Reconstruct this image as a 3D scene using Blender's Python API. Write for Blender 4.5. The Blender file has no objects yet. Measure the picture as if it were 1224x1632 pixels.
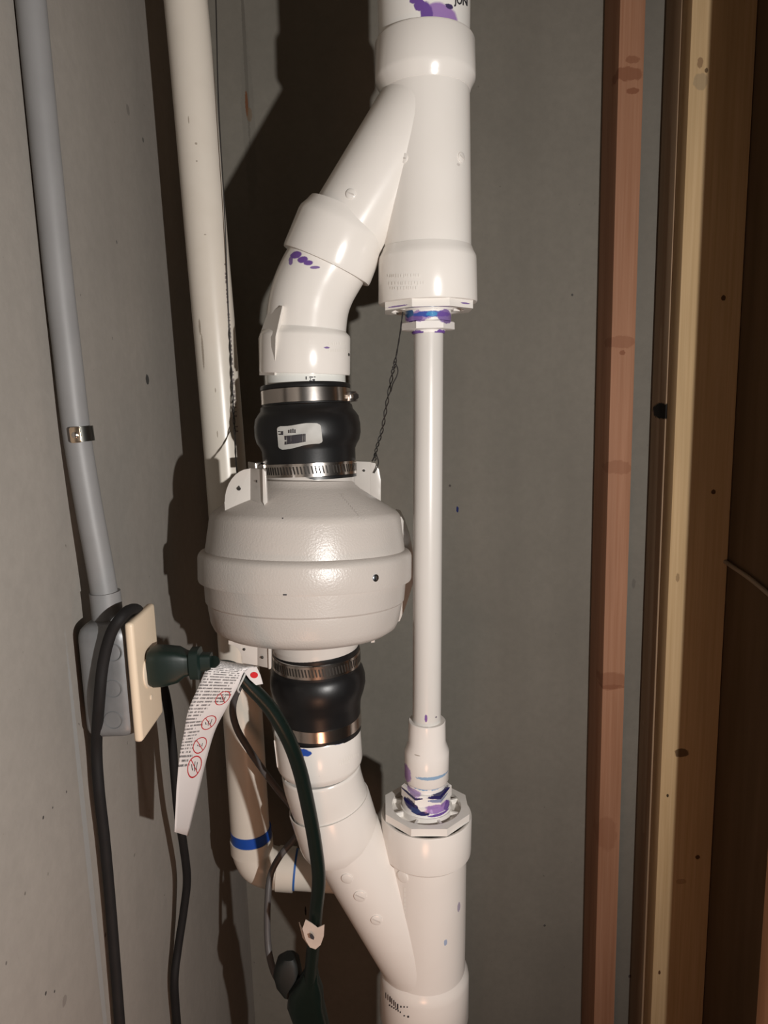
import bpy, bmesh, math, random
from mathutils import Vector, Matrix
random.seed(7)
scene = bpy.context.scene
COL = scene.collection

# ------------------------------------------------------------------ camera
FPX, PITCH, ROLL, CAMH = 1131.0, math.radians(9.34), math.radians(-1.484), 1.75
FWD = Vector((0, math.cos(PITCH), -math.sin(PITCH)))
_r0, _u0 = Vector((1, 0, 0)), Vector((0, math.sin(PITCH), math.cos(PITCH)))
RGT = math.cos(ROLL)*_r0 + math.sin(ROLL)*_u0
UPV = -math.sin(ROLL)*_r0 + math.cos(ROLL)*_u0
CAM = Vector((0, 0, CAMH))
cd = bpy.data.cameras.new('camera'); cam = bpy.data.objects.new('camera', cd); COL.objects.link(cam)
cd.sensor_fit = 'VERTICAL'; cd.sensor_height = 36.0; cd.lens = FPX/1632*36.0
cd.clip_start = 0.02
m = Matrix((RGT, UPV, -FWD)).transposed().to_4x4(); m.translation = CAM
cam.matrix_world = m
scene.camera = cam

# ------------------------------------------------------------------ world, light, exposure
world = bpy.data.worlds.new('world'); scene.world = world; world.use_nodes = True
bg = world.node_tree.nodes['Background']
bg.inputs[0].default_value = (1.0, 0.74, 0.55, 1); bg.inputs[1].default_value = 0.010
ld = bpy.data.lights.new('hand_lamp', 'SPOT'); lamp = bpy.data.objects.new('hand_lamp', ld); COL.objects.link(lamp)
lamp.location = (0.46, -0.20, 1.665)
ld.energy = 57; ld.color = (1.0, 0.962, 0.922); ld.shadow_soft_size = 0.012
ld.spot_size = math.radians(165); ld.spot_blend = 1.0
lamp.rotation_euler = Vector((-0.62, 1.0, 0.04)).to_track_quat('-Z', 'Y').to_euler()
wd_ = bpy.data.lights.new('warm_fill_light', 'POINT'); wl_ = bpy.data.objects.new('warm_fill_light', wd_); COL.objects.link(wl_)  # added unseen fill, warms the lower left; stands for no actual fixture
wl_.location = (-0.02, 0.20, 0.92); wd_.energy = 3.4; wd_.color = (1.0, 0.50, 0.30); wd_.shadow_soft_size = 0.08
vs = scene.view_settings
vs.view_transform = 'Standard'; vs.look = 'None'; vs.gamma = 1.0; vs.use_curve_mapping = False; vs.exposure = 0.0

# ------------------------------------------------------------------ placing helpers (where a photographed point stands at a known depth)
def ray(px, py):
    return FWD + RGT*((px-612)/FPX) + UPV*((816-py)/FPX)
def U(px, py, Y):
    d = ray(px, py); return CAM + d*(Y/d.y)
def UX(px, py, X):
    d = ray(px, py); return CAM + d*(X/d.x)
def depth(p): return (Vector(p)-CAM).dot(FWD)
def proj(p):
    v = Vector(p)-CAM; z = v.dot(FWD)
    return 612+FPX*v.dot(RGT)/z, 816-FPX*v.dot(UPV)/z
def met(px, p): return px*depth(p)/FPX

# ------------------------------------------------------------------ mesh helpers
def link(name, me, mat, parent=None, smooth=True, sharp=0.7):
    o = bpy.data.objects.new(name, me); COL.objects.link(o)
    if mat is not None: me.materials.append(mat)
    if smooth:
        for p in me.polygons: p.use_smooth = True
        me.set_sharp_from_angle(angle=sharp)
    if parent is not None: o.parent = parent
    return o
def pyd(name, v, f, mat, parent=None, smooth=True, sharp=0.7):
    me = bpy.data.meshes.new(name); me.from_pydata([tuple(x) for x in v], [], f); me.update()
    bm = bmesh.new(); bm.from_mesh(me); bmesh.ops.recalc_face_normals(bm, faces=bm.faces); bm.to_mesh(me); bm.free()
    return link(name, me, mat, parent, smooth, sharp)
def tag(o, label, cat, group=None, kind=None):
    o['label'] = label; o['category'] = cat
    if group: o['group'] = group
    if kind: o['kind'] = kind
    return o
def thing(name, label, cat, loc=(0, 0, 0), group=None):
    o = bpy.data.objects.new(name, None); COL.objects.link(o); o.empty_display_size = 0.02
    tag(o, label, cat, group); return o
def struct(o):
    o['kind'] = 'structure'; return o
def frame(ax):
    ax = ax.normalized()
    fr = Vector((0, -1, 0)); fr = (fr - ax*fr.dot(ax)).normalized()   # towards the viewer's side
    return fr, ax.cross(fr)
def bevel_box(name, lo, hi, mat, parent=None, bev=0.003, seg=2, rot=None):
    bm = bmesh.new(); bmesh.ops.create_cube(bm, size=1)
    lo, hi = Vector(lo), Vector(hi)
    for v in bm.verts: v.co = Vector(((v.co[i]+.5)*(hi[i]-lo[i])+lo[i] for i in range(3)))
    if bev: bmesh.ops.bevel(bm, geom=bm.edges[:], offset=bev, segments=seg, profile=.6, affect='EDGES')
    if rot is not None:
        c = (lo+hi)/2
        for v in bm.verts: v.co = rot @ (v.co-c) + c
    me = bpy.data.meshes.new(name); bm.to_mesh(me); bm.free()
    return link(name, me, mat, parent)
def prism(name, pts, off, mat, parent=None, bev=0.0):
    """closed polygon of 3D points, thickened by the vector off"""
    n = len(pts); off = Vector(off)
    v = [Vector(p) for p in pts] + [Vector(p)+off for p in pts]
    f = [tuple(range(n))[::-1], tuple(range(n, 2*n))] + [(i, (i+1) % n, n+(i+1) % n, n+i) for i in range(n)]
    o = pyd(name, v, f, mat, parent)
    if bev:
        bm = bmesh.new(); bm.from_mesh(o.data); bmesh.ops.bevel(bm, geom=bm.edges[:], offset=bev, segments=2, profile=.6, affect='EDGES', clamp_overlap=True)
        bm.to_mesh(o.data); bm.free()
        for p in o.data.polygons: p.use_smooth = True
        o.data.set_sharp_from_angle(angle=.7)
    return o
class Lathe:
    """a turned shape about the axis p0-p1; the outline is given as (image row of the axis point, width as seen there)"""
    def __init__(s, p0, p1, rows):
        s.p0, s.ax = Vector(p0), (Vector(p1)-Vector(p0)).normalized()
        s.L = (Vector(p1)-Vector(p0)).length
        s.prof = [(s.at(py), met(w/2, s.p0+s.ax*s.at(py))) for py, w in rows]
    def at(s, py):
        lo, hi = -0.6, s.L+0.6
        a, b = proj(s.p0+s.ax*lo)[1], proj(s.p0+s.ax*hi)[1]
        for _ in range(50):
            mid = (lo+hi)/2
            if (proj(s.p0+s.ax*mid)[1] < py) == (a < b): lo = mid
            else: hi = mid
        return lo
    def point(s, t): return s.p0+s.ax*t
    def rad(s, t):
        pr = s.prof
        if t <= pr[0][0]: return pr[0][1]
        for (a, ra), (b, rb) in zip(pr, pr[1:]):
            if a <= t <= b: return ra if b-a < 1e-7 else ra+(rb-ra)*(t-a)/(b-a)
        return pr[-1][1]
    def hit(s, px, py, off=0.0):
        d = ray(px, py).normalized(); R = s.prof[0][1]; t = s.at(py)
        R = s.rad(t)
        for _ in range(6):
            oc = CAM-s.p0
            dd = d-s.ax*d.dot(s.ax); oo = oc-s.ax*oc.dot(s.ax)
            a, b, c = dd.dot(dd), 2*dd.dot(oo), oo.dot(oo)-(R+off)**2
            q = b*b-4*a*c
            k = (-b-math.sqrt(max(q, 0)))/(2*a)
            P = CAM+d*k; R = s.rad((P-s.p0).dot(s.ax))
        return P
    def normal(s, P):
        v = P-s.p0; return (v-s.ax*v.dot(s.ax)).normalized()
    def mesh(s, name, mat, parent=None, seg=72, caps=True, phase=0.0, sharp=0.6, rows=None, inner=None):
        pr = s.prof if rows is None else [(s.at(py), met(w/2, s.p0+s.ax*s.at(py))) for py, w in rows]
        fr, sd = frame(s.ax); V = []; Fc = []
        for t, r in pr:
            for k in range(seg):
                a = 2*math.pi*(k+phase)/seg
                V.append(s.p0+s.ax*t+fr*(r*math.cos(a))+sd*(r*math.sin(a)))
        n = len(pr)
        for i in range(n-1):
            for k in range(seg):
                Fc.append((i*seg+k, i*seg+(k+1) % seg, (i+1)*seg+(k+1) % seg, (i+1)*seg+k))
        if caps: Fc += [tuple(range(seg))[::-1], tuple(range((n-1)*seg, n*seg))]
        return pyd(name, V, Fc, mat, parent, True, sharp)
def rounded(rows, c=0.0): return rows
def catmull(P, sub):
    P = [Vector(p) for p in P]; out = []
    Q = [2*P[0]-P[1]] + P + [2*P[-1]-P[-2]]
    for i in range(1, len(Q)-2):
        for k in range(sub):
            t = k/sub; a, b, c, d = Q[i-1], Q[i], Q[i+1], Q[i+2]
            out.append(.5*((2*b)+(c-a)*t+(2*a-5*b+4*c-d)*t*t+(3*b-a-3*c+d)*t**3))
    out.append(P[-1]); return out
def tube(name, P, r, mat, parent=None, seg=20, sub=8, flat=1.0, smooth=True):
    C = catmull(P, sub) if sub > 1 else [Vector(p) for p in P]
    n = len(C); rr = r if callable(r) else (lambda t: r)
    T = [(C[min(i+1, n-1)]-C[max(i-1, 0)]).normalized() for i in range(n)]
    nrm = Vector((0, -1, 0)); nrm = (nrm-T[0]*nrm.dot(T[0]))
    if nrm.length < .1: nrm = Vector((0, 0, 1))-T[0]*T[0].z
    nrm.normalize(); V = []; Fc = []
    for i in range(n):
        nrm = (nrm-T[i]*nrm.dot(T[i])).normalized(); b = T[i].cross(nrm); R = rr(i/(n-1))
        for k in range(seg):
            a = 2*math.pi*k/seg
            V.append(C[i]+nrm*(R*math.cos(a)*flat)+b*(R*math.sin(a)))
    for i in range(n-1):
        for k in range(seg): Fc.append((i*seg+k, i*seg+(k+1) % seg, (i+1)*seg+(k+1) % seg, (i+1)*seg+k))
    Fc += [tuple(range(seg))[::-1], tuple(range((n-1)*seg, n*seg))]
    return pyd(name, V, Fc, mat, parent, smooth)
def disc_on(name, P, nrm, r, h, mat, parent=None, seg=20, dome=.7):
    """a small raised round thing standing on a surface point"""
    nrm = nrm.normalized(); x = nrm.cross(Vector((0.13, .2, 1))).normalized(); y = nrm.cross(x)
    V = []; Fc = []
    pr = [(-.001, r), (h*.6, r), (h, r*dome)]
    for t, q in pr:
        for k in range(seg):
            a = 2*math.pi*k/seg; V.append(P+nrm*t+x*(q*math.cos(a))+y*(q*math.sin(a)))
    for i in range(len(pr)-1):
        for k in range(seg): Fc.append((i*seg+k, i*seg+(k+1) % seg, (i+1)*seg+(k+1) % seg, (i+1)*seg+k))
    Fc += [tuple(range(seg))[::-1], tuple(range((len(pr)-1)*seg, len(pr)*seg))]
    return pyd(name, V, Fc, mat, parent)
def bars_on(name, surf, boxes, mat, parent, h=.0004, n=1):
    """flat print or low relief: little quads laid on a turned surface; boxes of (px0,py0,px1,py1)"""
    V = []; Fc = []
    for (x0, y0, x1, y1) in boxes:
        k = len(V)
        for i in range(n+1):
            x = x0+(x1-x0)*i/n
            V += [surf.hit(x, y0, h), surf.hit(x, y1, h)]
        Fc += [(k+2*i, k+2*i+1, k+2*i+3, k+2*i+2) for i in range(n)]
    return pyd(name, V, Fc, mat, parent, False)

# ------------------------------------------------------------------ materials
def new_mat(name):
    mt = bpy.data.materials.new(name); mt.use_nodes = True
    nt = mt.node_tree; b = nt.nodes['Principled BSDF']; return mt, nt, b
def N(nt, t, **k):
    n = nt.nodes.new(t)
    for a, v in k.items(): setattr(n, a, v)
    return n
def rgb(c): return (c[0], c[1], c[2], 1)
def mixc(nt, fac, a, b):
    n = N(nt, 'ShaderNodeMix', data_type='RGBA')
    for sock, v in ((n.inputs['Factor'], fac), (n.inputs[6], a), (n.inputs[7], b)):
        if isinstance(v, tuple): sock.default_value = v
        elif isinstance(v, (int, float)): sock.default_value = v
        else: nt.links.new(v, sock)
    return n.outputs[2]
def noise(nt, vec, scale, detail=4, rough=.55):
    n = N(nt, 'ShaderNodeTexNoise'); n.inputs['Scale'].default_value = scale; n.inputs['Detail'].default_value = detail; n.inputs['Roughness'].default_value = rough
    nt.links.new(vec, n.inputs['Vector']); return n.outputs['Fac']
def scaled(nt, vec, s):
    n = N(nt, 'ShaderNodeVectorMath', operation='MULTIPLY'); n.inputs[1].default_value = s; nt.links.new(vec, n.inputs[0]); return n.outputs[0]
def maprange(nt, v, a, b, c=0., d=1.):
    n = N(nt, 'ShaderNodeMapRange'); nt.links.new(v, n.inputs[0])
    for i, x in enumerate((a, b, c, d)): n.inputs[i+1].default_value = x
    return n.outputs[0]
def bump(nt, b, h, strength, dist=.001):
    n = N(nt, 'ShaderNodeBump'); n.inputs['Strength'].default_value = strength; n.inputs['Distance'].default_value = dist
    nt.links.new(h, n.inputs['Height']); nt.links.new(n.outputs[0], b.inputs['Normal'])
def add_stains(nt, pos, col, stains):
    """stains: (centre, radii, colour, strength, ragged) - marks with a shape of their own"""
    for (c, r, cl, st, rag) in stains:
        s = N(nt, 'ShaderNodeVectorMath', operation='SUBTRACT'); nt.links.new(pos, s.inputs[0]); s.inputs[1].default_value = c
        d = N(nt, 'ShaderNodeVectorMath', operation='DIVIDE'); nt.links.new(s.outputs[0], d.inputs[0]); d.inputs[1].default_value = r
        l = N(nt, 'ShaderNodeVectorMath', operation='LENGTH'); nt.links.new(d.outputs[0], l.inputs[0])
        nz = noise(nt, pos, 0.9/min(r), 4, .65)
        a = N(nt, 'ShaderNodeMath', operation='MULTIPLY_ADD'); nt.links.new(nz, a.inputs[0]); a.inputs[1].default_value = rag; nt.links.new(l.outputs['Value'], a.inputs[2])
        k = maprange(nt, a.outputs[0], 1.0+rag*.5, .85+rag*.5, 0, st)
        col = mixc(nt, k, col, rgb(cl))
    return col
def mat_pvc(name, base=(.80, .765, .72), rough=.2, stains=(), grime=.12):
    mt, nt, b = new_mat(name); g = N(nt, 'ShaderNodeNewGeometry'); pos = g.outputs['Position']
    nz = noise(nt, pos, 14, 5)
    col = mixc(nt, maprange(nt, nz, .45, .75, 0, grime), rgb(base), rgb((base[0]*.78, base[1]*.75, base[2]*.70)))
    col = add_stains(nt, pos, col, stains)
    nt.links.new(col, b.inputs['Base Color']); b.inputs['Roughness'].default_value = rough
    bump(nt, b, noise(nt, pos, 90, 2), .04)
    return mt
def mat_plain(name, c, rough=.5, metal=0., nscale=40, var=.15, bmp=.05, spec=.5):
    mt, nt, b = new_mat(name); g = N(nt, 'ShaderNodeNewGeometry'); pos = g.outputs['Position']
    nz = noise(nt, pos, nscale, 4)
    col = mixc(nt, nz, rgb([x*(1-var) for x in c]), rgb([min(1, x*(1+var)) for x in c]))
    nt.links.new(col, b.inputs['Base Color']); b.inputs['Roughness'].default_value = rough; b.inputs['Metallic'].default_value = metal
    b.inputs['Specular IOR Level'].default_value = spec
    bump(nt, b, noise(nt, pos, nscale*4, 2), bmp)
    return mt
def mat_concrete(name, c0, c1, stains=()):
    mt, nt, b = new_mat(name); g = N(nt, 'ShaderNodeNewGeometry'); pos = g.outputs['Position']
    big = noise(nt, pos, 3.2, 6, .6); streak = noise(nt, scaled(nt, pos, (9, 9, .8)), 1.0, 4); fine = noise(nt, pos, 55, 5, .7)
    col = mixc(nt, maprange(nt, big, .3, .7), rgb(c0), rgb(c1))
    col = mixc(nt, maprange(nt, streak, .45, .75, 0, .35), col, rgb([x*.80 for x in c0]))
    col = mixc(nt, maprange(nt, fine, .35, .65, 0, .22), col, rgb([x*.72 for x in c0]))
    pits = noise(nt, pos, 95, 2, .5)
    col = mixc(nt, maprange(nt, pits, .76, .79, 0, .6), col, rgb((.05, .045, .04)))
    col = add_stains(nt, pos, col, stains)
    nt.links.new(col, b.inputs['Base Color']); b.inputs['Roughness'].default_value = .9; b.inputs['Specular IOR Level'].default_value = .25
    bump(nt, b, fine, .25, .0015)
    return mt
def mat_wood(name, c0, c1, stains=(), scale=1.0):
    mt, nt, b = new_mat(name); g = N(nt, 'ShaderNodeNewGeometry'); pos = g.outputs['Position']
    gr = noise(nt, scaled(nt, pos, (170*scale, 60*scale, 3.0)), 1.0, 5, .6)
    big = noise(nt, scaled(nt, pos, (14, 14, 1.6)), 1.0, 3)
    col = mixc(nt, maprange(nt, gr, .32, .68), rgb(c0), rgb(c1))
    col = mixc(nt, maprange(nt, big, .4, .75, 0, .45), col, rgb([x*.62 for x in c0]))
    col = add_stains(nt, pos, col, stains)
    nt.links.new(col, b.inputs['Base Color']); b.inputs['Roughness'].default_value = .7; b.inputs['Specular IOR Level'].default_value = .2
    bump(nt, b, gr, .15, .0008)
    return mt
PURPLE, PURPLE2, NAVY, BLUE, SKY = (.15, .075, .30), (.33, .20, .46), (.020, .018, .10), (.015, .07, .36), (.05, .26, .52)
def st(P, rx, rz, col, s=1.0, rag=.9, ry=.05):
    a = met(1, P); return (tuple(P), (rx*a, ry, rz*a), col, s, rag)

XL, YB = -0.326, 1.42
# ------------------------------------------------------------------ room shell
wall_stains = []
for (px, py, rx, rz, c, s_) in ((391, 90, 3, 150, (.10, .09, .075), .55), (396, 190, 11, 140, (.16, .15, .13), .35), (393, 165, 2.5, 20, (.16, .06, .025), .9), (397, 182, 5, 12, (.17, .10, .05), .5),
                                (729, 812, 2.2, 5, (.02, .03, .12), 1), (717, 774, 2, 2, (.06, .05, .05), .8), (868, 1475, 2, 2, (.05, .05, .05), .8), (912, 470, 2, 2, (.05, .05, .05), .8),
                                (487, 1452, 1.5, 9, (.02, .02, .02), 1), (1010, 930, 3, 9, (.12, .11, .1), .5), (1004, 1556, 3, 3, (.05, .04, .04), .8)):
    wall_stains.append(st(U(px, py, YB), rx, rz, c, s_, .8))
left_stains = []
for (px, py, rz, c, s_) in ((84, 1287, 2, (.03, .03, .03), .9), (69, 1303, 3, (.03, .03, .03), .9), (106, 1262, 2.5, (.05, .04, .04), .8), (73, 1583, 3.5, (.03, .03, .03), .9), (87, 1580, 2.5, (.03, .03, .03), .9),
                            (235, 605, 9, (.03, .03, .03), .9), (228, 223, 4, (.06, .06, .06), .8), (40, 1424, 3, (.08, .07, .06), .7), (103, 1595, 9, (.13, .11, .10), .5), (168, 1490, 4, (.05, .04, .04), .7),
                            (204, 175, 9, (.12, .11, .10), .5), (186, 386, 3, (.06, .06, .06), .7), (43, 700, 3, (.35, .33, .30), .5), (10, 1535, 3, (.05, .04, .04), .7)):
    P = UX(px, py, XL); a = met(1, P); left_stains.append((tuple(P), (.05, rz*a*.9, rz*a), c, s_, .8))
P = UX(146, 1420, XL); left_stains.append((tuple(P), (.05, .006, .30), (.33, .35, .36), .45, .3))
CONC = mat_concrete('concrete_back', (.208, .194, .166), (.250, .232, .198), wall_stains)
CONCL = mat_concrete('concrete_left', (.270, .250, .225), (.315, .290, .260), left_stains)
FLOORM = mat_concrete('concrete_floor', (.30, .25, .21), (.35, .29, .24))
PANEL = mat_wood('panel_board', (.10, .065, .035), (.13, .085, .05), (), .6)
JOIST = mat_wood('ceiling_board', (.25, .17, .10), (.32, .22, .13))
def slab(name, lo, hi, mat):
    return struct(bevel_box(name, lo, hi, mat, None, 0))
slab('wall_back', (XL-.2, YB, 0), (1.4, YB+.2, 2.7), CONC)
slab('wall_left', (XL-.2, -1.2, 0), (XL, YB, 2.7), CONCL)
slab('floor', (XL-.2, -1.2, -.1), (1.4, YB+.2, 0), FLOORM)
slab('ceiling', (XL-.2, -1.2, 2.7), (1.4, YB+.2, 2.8), JOIST)
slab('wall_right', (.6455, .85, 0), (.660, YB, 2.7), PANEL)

# ------------------------------------------------------------------ studs
def stud(label, lo, hi, mat):
    o = bevel_box('wall_stud', lo, hi, mat, None, .0025, 2); tag(o, label, 'stud', 'rough lumber studs beside the concrete'); return o
k1 = []
for (px, py, rx, rz, s_) in ((1000, 118, 26, 11, .7), (1008, 145, 12, 5, .8), (988, 545, 30, 10, .45), (992, 562, 5, 4, .8), (985, 745, 26, 12, .4), (975, 1085, 26, 16, .5), (976, 1095, 22, 4, .6), (966, 1330, 18, 30, .3), (1008, 95, 12, 6, .6)):
    k1.append(st(U(px, py, 1.33), rx, rz, (.22, .085, .045), s_, 1.0))
W1 = mat_wood('red_fir', (.36, .175, .10), (.44, .235, .145), k1)
stud('narrow reddish stud standing alone against the concrete wall', (.4240, 1.33, 0), (.4680, YB-.001, 2.7), W1)
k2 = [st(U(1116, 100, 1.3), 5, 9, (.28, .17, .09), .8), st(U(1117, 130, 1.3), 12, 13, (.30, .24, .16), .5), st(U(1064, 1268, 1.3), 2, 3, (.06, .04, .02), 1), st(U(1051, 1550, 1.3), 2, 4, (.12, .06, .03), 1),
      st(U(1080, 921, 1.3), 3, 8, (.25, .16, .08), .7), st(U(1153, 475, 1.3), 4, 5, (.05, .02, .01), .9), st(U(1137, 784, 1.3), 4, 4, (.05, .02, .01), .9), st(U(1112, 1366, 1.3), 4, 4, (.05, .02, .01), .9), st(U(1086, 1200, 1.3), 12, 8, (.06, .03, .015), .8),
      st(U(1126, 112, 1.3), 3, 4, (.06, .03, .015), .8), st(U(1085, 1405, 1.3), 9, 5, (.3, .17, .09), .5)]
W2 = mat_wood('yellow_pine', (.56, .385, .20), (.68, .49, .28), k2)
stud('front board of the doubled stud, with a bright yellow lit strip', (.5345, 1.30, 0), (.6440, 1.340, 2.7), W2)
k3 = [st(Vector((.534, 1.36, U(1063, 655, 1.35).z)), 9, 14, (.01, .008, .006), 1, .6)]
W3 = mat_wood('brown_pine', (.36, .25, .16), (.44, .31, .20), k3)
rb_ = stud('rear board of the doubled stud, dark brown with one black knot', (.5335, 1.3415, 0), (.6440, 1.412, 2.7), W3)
for v in rb_.data.vertices:
    if v.co.z < 1.0 and v.co.x < .55: v.co.x -= .003
W4 = mat_wood('orange_pine', (.50, .28, .16), (.58, .34, .2))
stud('nearest stud, only its orange-brown edge showing at the lower right corner', (.5390, .889, 0), (.6440, .927, 2.7), W4)
CABLE = mat_plain('grey_cable', (.26, .21, .16), .5)
tag(tube('electrical_cable', [UX(1150, 891, .640), UX(1163, 900, .640), UX(1195, 922, .640), UX(1228, 949, .640), UX(1250, 968, .640)], .0042, CABLE, None, 10, 6), 'thin pale cable running diagonally down the dark panel beside the doubled stud', 'cable')

# ------------------------------------------------------------------ main stack geometry
YM0, YM1 = .972, .955
uw0, uw1 = U(676, -20, YM0), U(682, 500, YM0)                 # upper wye axis
lw0, lw1 = U(679.5, 1290, YM1), U(675, 1660, YM1)             # lower wye axis
def boss(L, px, py, r, parent, mat, slot=True):
    P = L.hit(px, py); n = L.normal(P)
    o = disc_on('molding_boss', P, n, met(r, P), .0016, mat, parent, 20, .85)
    if slot:
        x = n.cross(Vector((.5, .1, 1))).normalized(); y = n.cross(x); a, bq = met(r*.75, P), met(r*.14, P)
        q = [P+n*.0019+x*i*a+y*j*bq for i, j in ((-1, -1), (1, -1), (1, 1), (-1, 1))]
        prism('boss_slot', q, -n*.0006, MARKG, o)
MARKG = mat_plain('mould_grey', (.62, .58, .54), .4)
INK = mat_plain('black_ink', (.03, .028, .035), .6)
EMB = mat_pvc('embossed_pvc', (.83, .80, .75), .2)

# --- upper vent pipe
pipeL = Lathe(uw0, uw1, [(-400, 145), (60, 145)])
pp = Lathe(U(673.5, -300, YM0+.0), U(676, 60, YM0), [(-420, 168), (-60, 149), (40, 146), (95, 143)])
vp = thing('vent_pipe', 'thick white vent pipe with a purple primer splash, rising out of the upper wye', 'pipe')
stn = [st(pp.hit(701, 28), 33, 24, PURPLE2, 1, .3), st(pp.hit(680, 28), 11, 24, PURPLE, 1, .5), st(pp.hit(669, 8), 10, 9, PURPLE, 1, .7), st(pp.hit(661, 0), 9, 6, PURPLE, 1, .8), st(pp.hit(716, 10), 7, 4, (.06, .04, .12), 1, .8)]
pp.mesh('tube', mat_pvc('pvc_top_pipe', (.80, .775, .735), .3, stn), vp)
def text_on(name, txt, L, px, py, hpx, mat, parent, slant=0.0, off=.0005, sx=1.0):
    cu = bpy.data.curves.new(name, 'FONT'); cu.body = txt; cu.size = 1.0; cu.resolution_u = 2; cu.offset = .03
    to = bpy.data.objects.new(name, cu); COL.objects.link(to)
    dg = bpy.context.evaluated_depsgraph_get(); me = bpy.data.meshes.new_from_object(to.evaluated_get(dg))
    bpy.data.objects.remove(to)
    for v in me.vertices: v.co = L.hit(px+v.co.x*hpx*sx, py-v.co.y*hpx+v.co.x*hpx*slant, off)
    return link(name, me, mat, parent, False)
text_on('printed_text', 'JON', pp, 725, 5.5, 20, INK, vp, .10, .0005, .56)

# --- upper wye
WY = mat_pvc('pvc_upper_wye', stains=[st(U(735, 250, .90), 4, 3, (.5, .45, .42), .6)])
wy = thing('wye_fitting', 'upper white plastic wye fitting with its branch slanting down to the left', 'pipe fitting')
body = Lathe(uw0, uw1, [(120, 146), (140, 141), (180, 141), (400, 140), (412, 142)])
body.mesh('body', WY, wy)
hub1 = Lathe(uw0, uw1, [(65, 146), (67, 155), (71, 159), (124, 160), (131, 159), (142, 147), (150, 142)]); hub1.mesh('hub', WY, wy)
hub2 = Lathe(uw0, uw1, [(396, 142), (404, 148), (411, 155), (416, 156), (482, 157), (484, 155), (484.5, 140)]); hub2.mesh('hub', WY, wy)
brA, brB = U(672, 175, YM0), U(519, 424, .976)
br = Lathe(brA, brB, [(150, 137), (395, 132)]); br.mesh('branch', WY, wy)
hub3 = Lathe(U(550, 352, .974), U(520.5, 424, .976), [(340, 128), (350, 136), (359, 146), (365, 148), (420, 148), (424, 146), (424, 132), (412, 126)]); hub3.mesh('hub', WY, wy, caps=False)
for (px, py, L_) in ((559, 309, br), (643, 252, body), (735, 251, body)): boss(L_, px, py, 8, wy, WY)
rows = []
for j, (y0, n0) in enumerate(((437, 14), (449, 17), (457, 11))):
    x = 618+j*2
    for i in range(n0):
        w = random.uniform(1.6, 4); rows.append((x, y0-(x-618)*.02, x+w, y0+random.uniform(4, 6)-(x-618)*.02)); x += w+random.uniform(.8, 2)
        if x > 676: break
bars_on('molded_marking', hub2, rows, EMB, wy, .0005)

# --- upper elbow
el = thing('elbow_fitting', 'upper white elbow fitting between the wye branch and the top rubber coupling', 'pipe fitting')
eP = [U(541, 388, .976), U(520, 423, .976), U(505, 450, .975), U(495, 476, .974), U(490, 502, .974), U(487.5, 535, .974), U(487, 560, .974)]
elst = [st(U(467, 400, .91), 13, 8, PURPLE, 1, .35), st(U(478, 407, .90), 12, 7, PURPLE, 1, .35), st(U(459, 409, .91), 5, 10, PURPLE, .9, .4), st(U(488, 413, .90), 10, 5, PURPLE, 1, .4), st(U(499, 421, .90), 10, 3, PURPLE, .9, .4), st(U(519, 552, .90), 6, 2, PURPLE, .9, .8), st(U(554.5, 563, .93), 2, 4, (.03, .03, .03), 1, .4)]
ELM = mat_pvc('pvc_upper_elbow', stains=elst)
tube('bend', eP, lambda t: met(64, eP[3]), ELM, el, 72, 8)
ehub = Lathe(U(486.5, 520, .974), U(486, 600, .974), [(524, 126), (529, 132), (534, 142), (538, 144), (594, 144), (596.5, 142), (597, 124)]); ehub.mesh('hub', ELM, el)
# the moulded fin on its left side: a wing of flat plate from the bend down the hub
yc_ = .974
fv = [U(450, 487, .921), ehub.hit(439, 537, .0055), ehub.hit(437.5, 598, .0055), U(412, 539, yc_-.014), U(413.5, 598, yc_-.014), U(426, 500, .952), U(462, 540, yc_), U(462, 597, yc_), U(462, 495, .962)]
pyd('fin', fv, [(0, 1, 3, 5), (1, 2, 4, 3), (0, 8, 6, 1), (1, 6, 7, 2), (3, 4, 7, 6), (5, 3, 6, 8), (0, 5, 8), (2, 7, 4)], ELM, el, True, .3)
bars_on('molded_seam', ehub, [(493, 541, 494, 595)], MARKG, el, .0003)
rows = []
for y0 in (545, 556):
    x = 524
    while x < 552:
        w = random.uniform(1.2, 2.6); rows.append((x, y0, x+w, y0+5)); x += w+1.2
bars_on('molded_marking', ehub, rows, EMB, el, .0005)

sp = thing('pipe_stub', 'short white pipe stub between upper elbow and top rubber coupling', 'pipe')
stub = Lathe(U(486, 580, .974), U(488, 650, .973), [(580, 128), (650, 128)]); stub.mesh('tube', mat_pvc('pvc_stub', (.78, .78, .74)), sp)
bars_on('printed_marking', stub, [(487, 600, 489, 605), (493, 600, 499, 602), (500, 600, 503, 601.5), (493, 606, 497, 611), (498, 604, 502, 607), (499, 608, 503, 612), (494, 603, 496, 605)], INK, sp, .0004)

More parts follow.
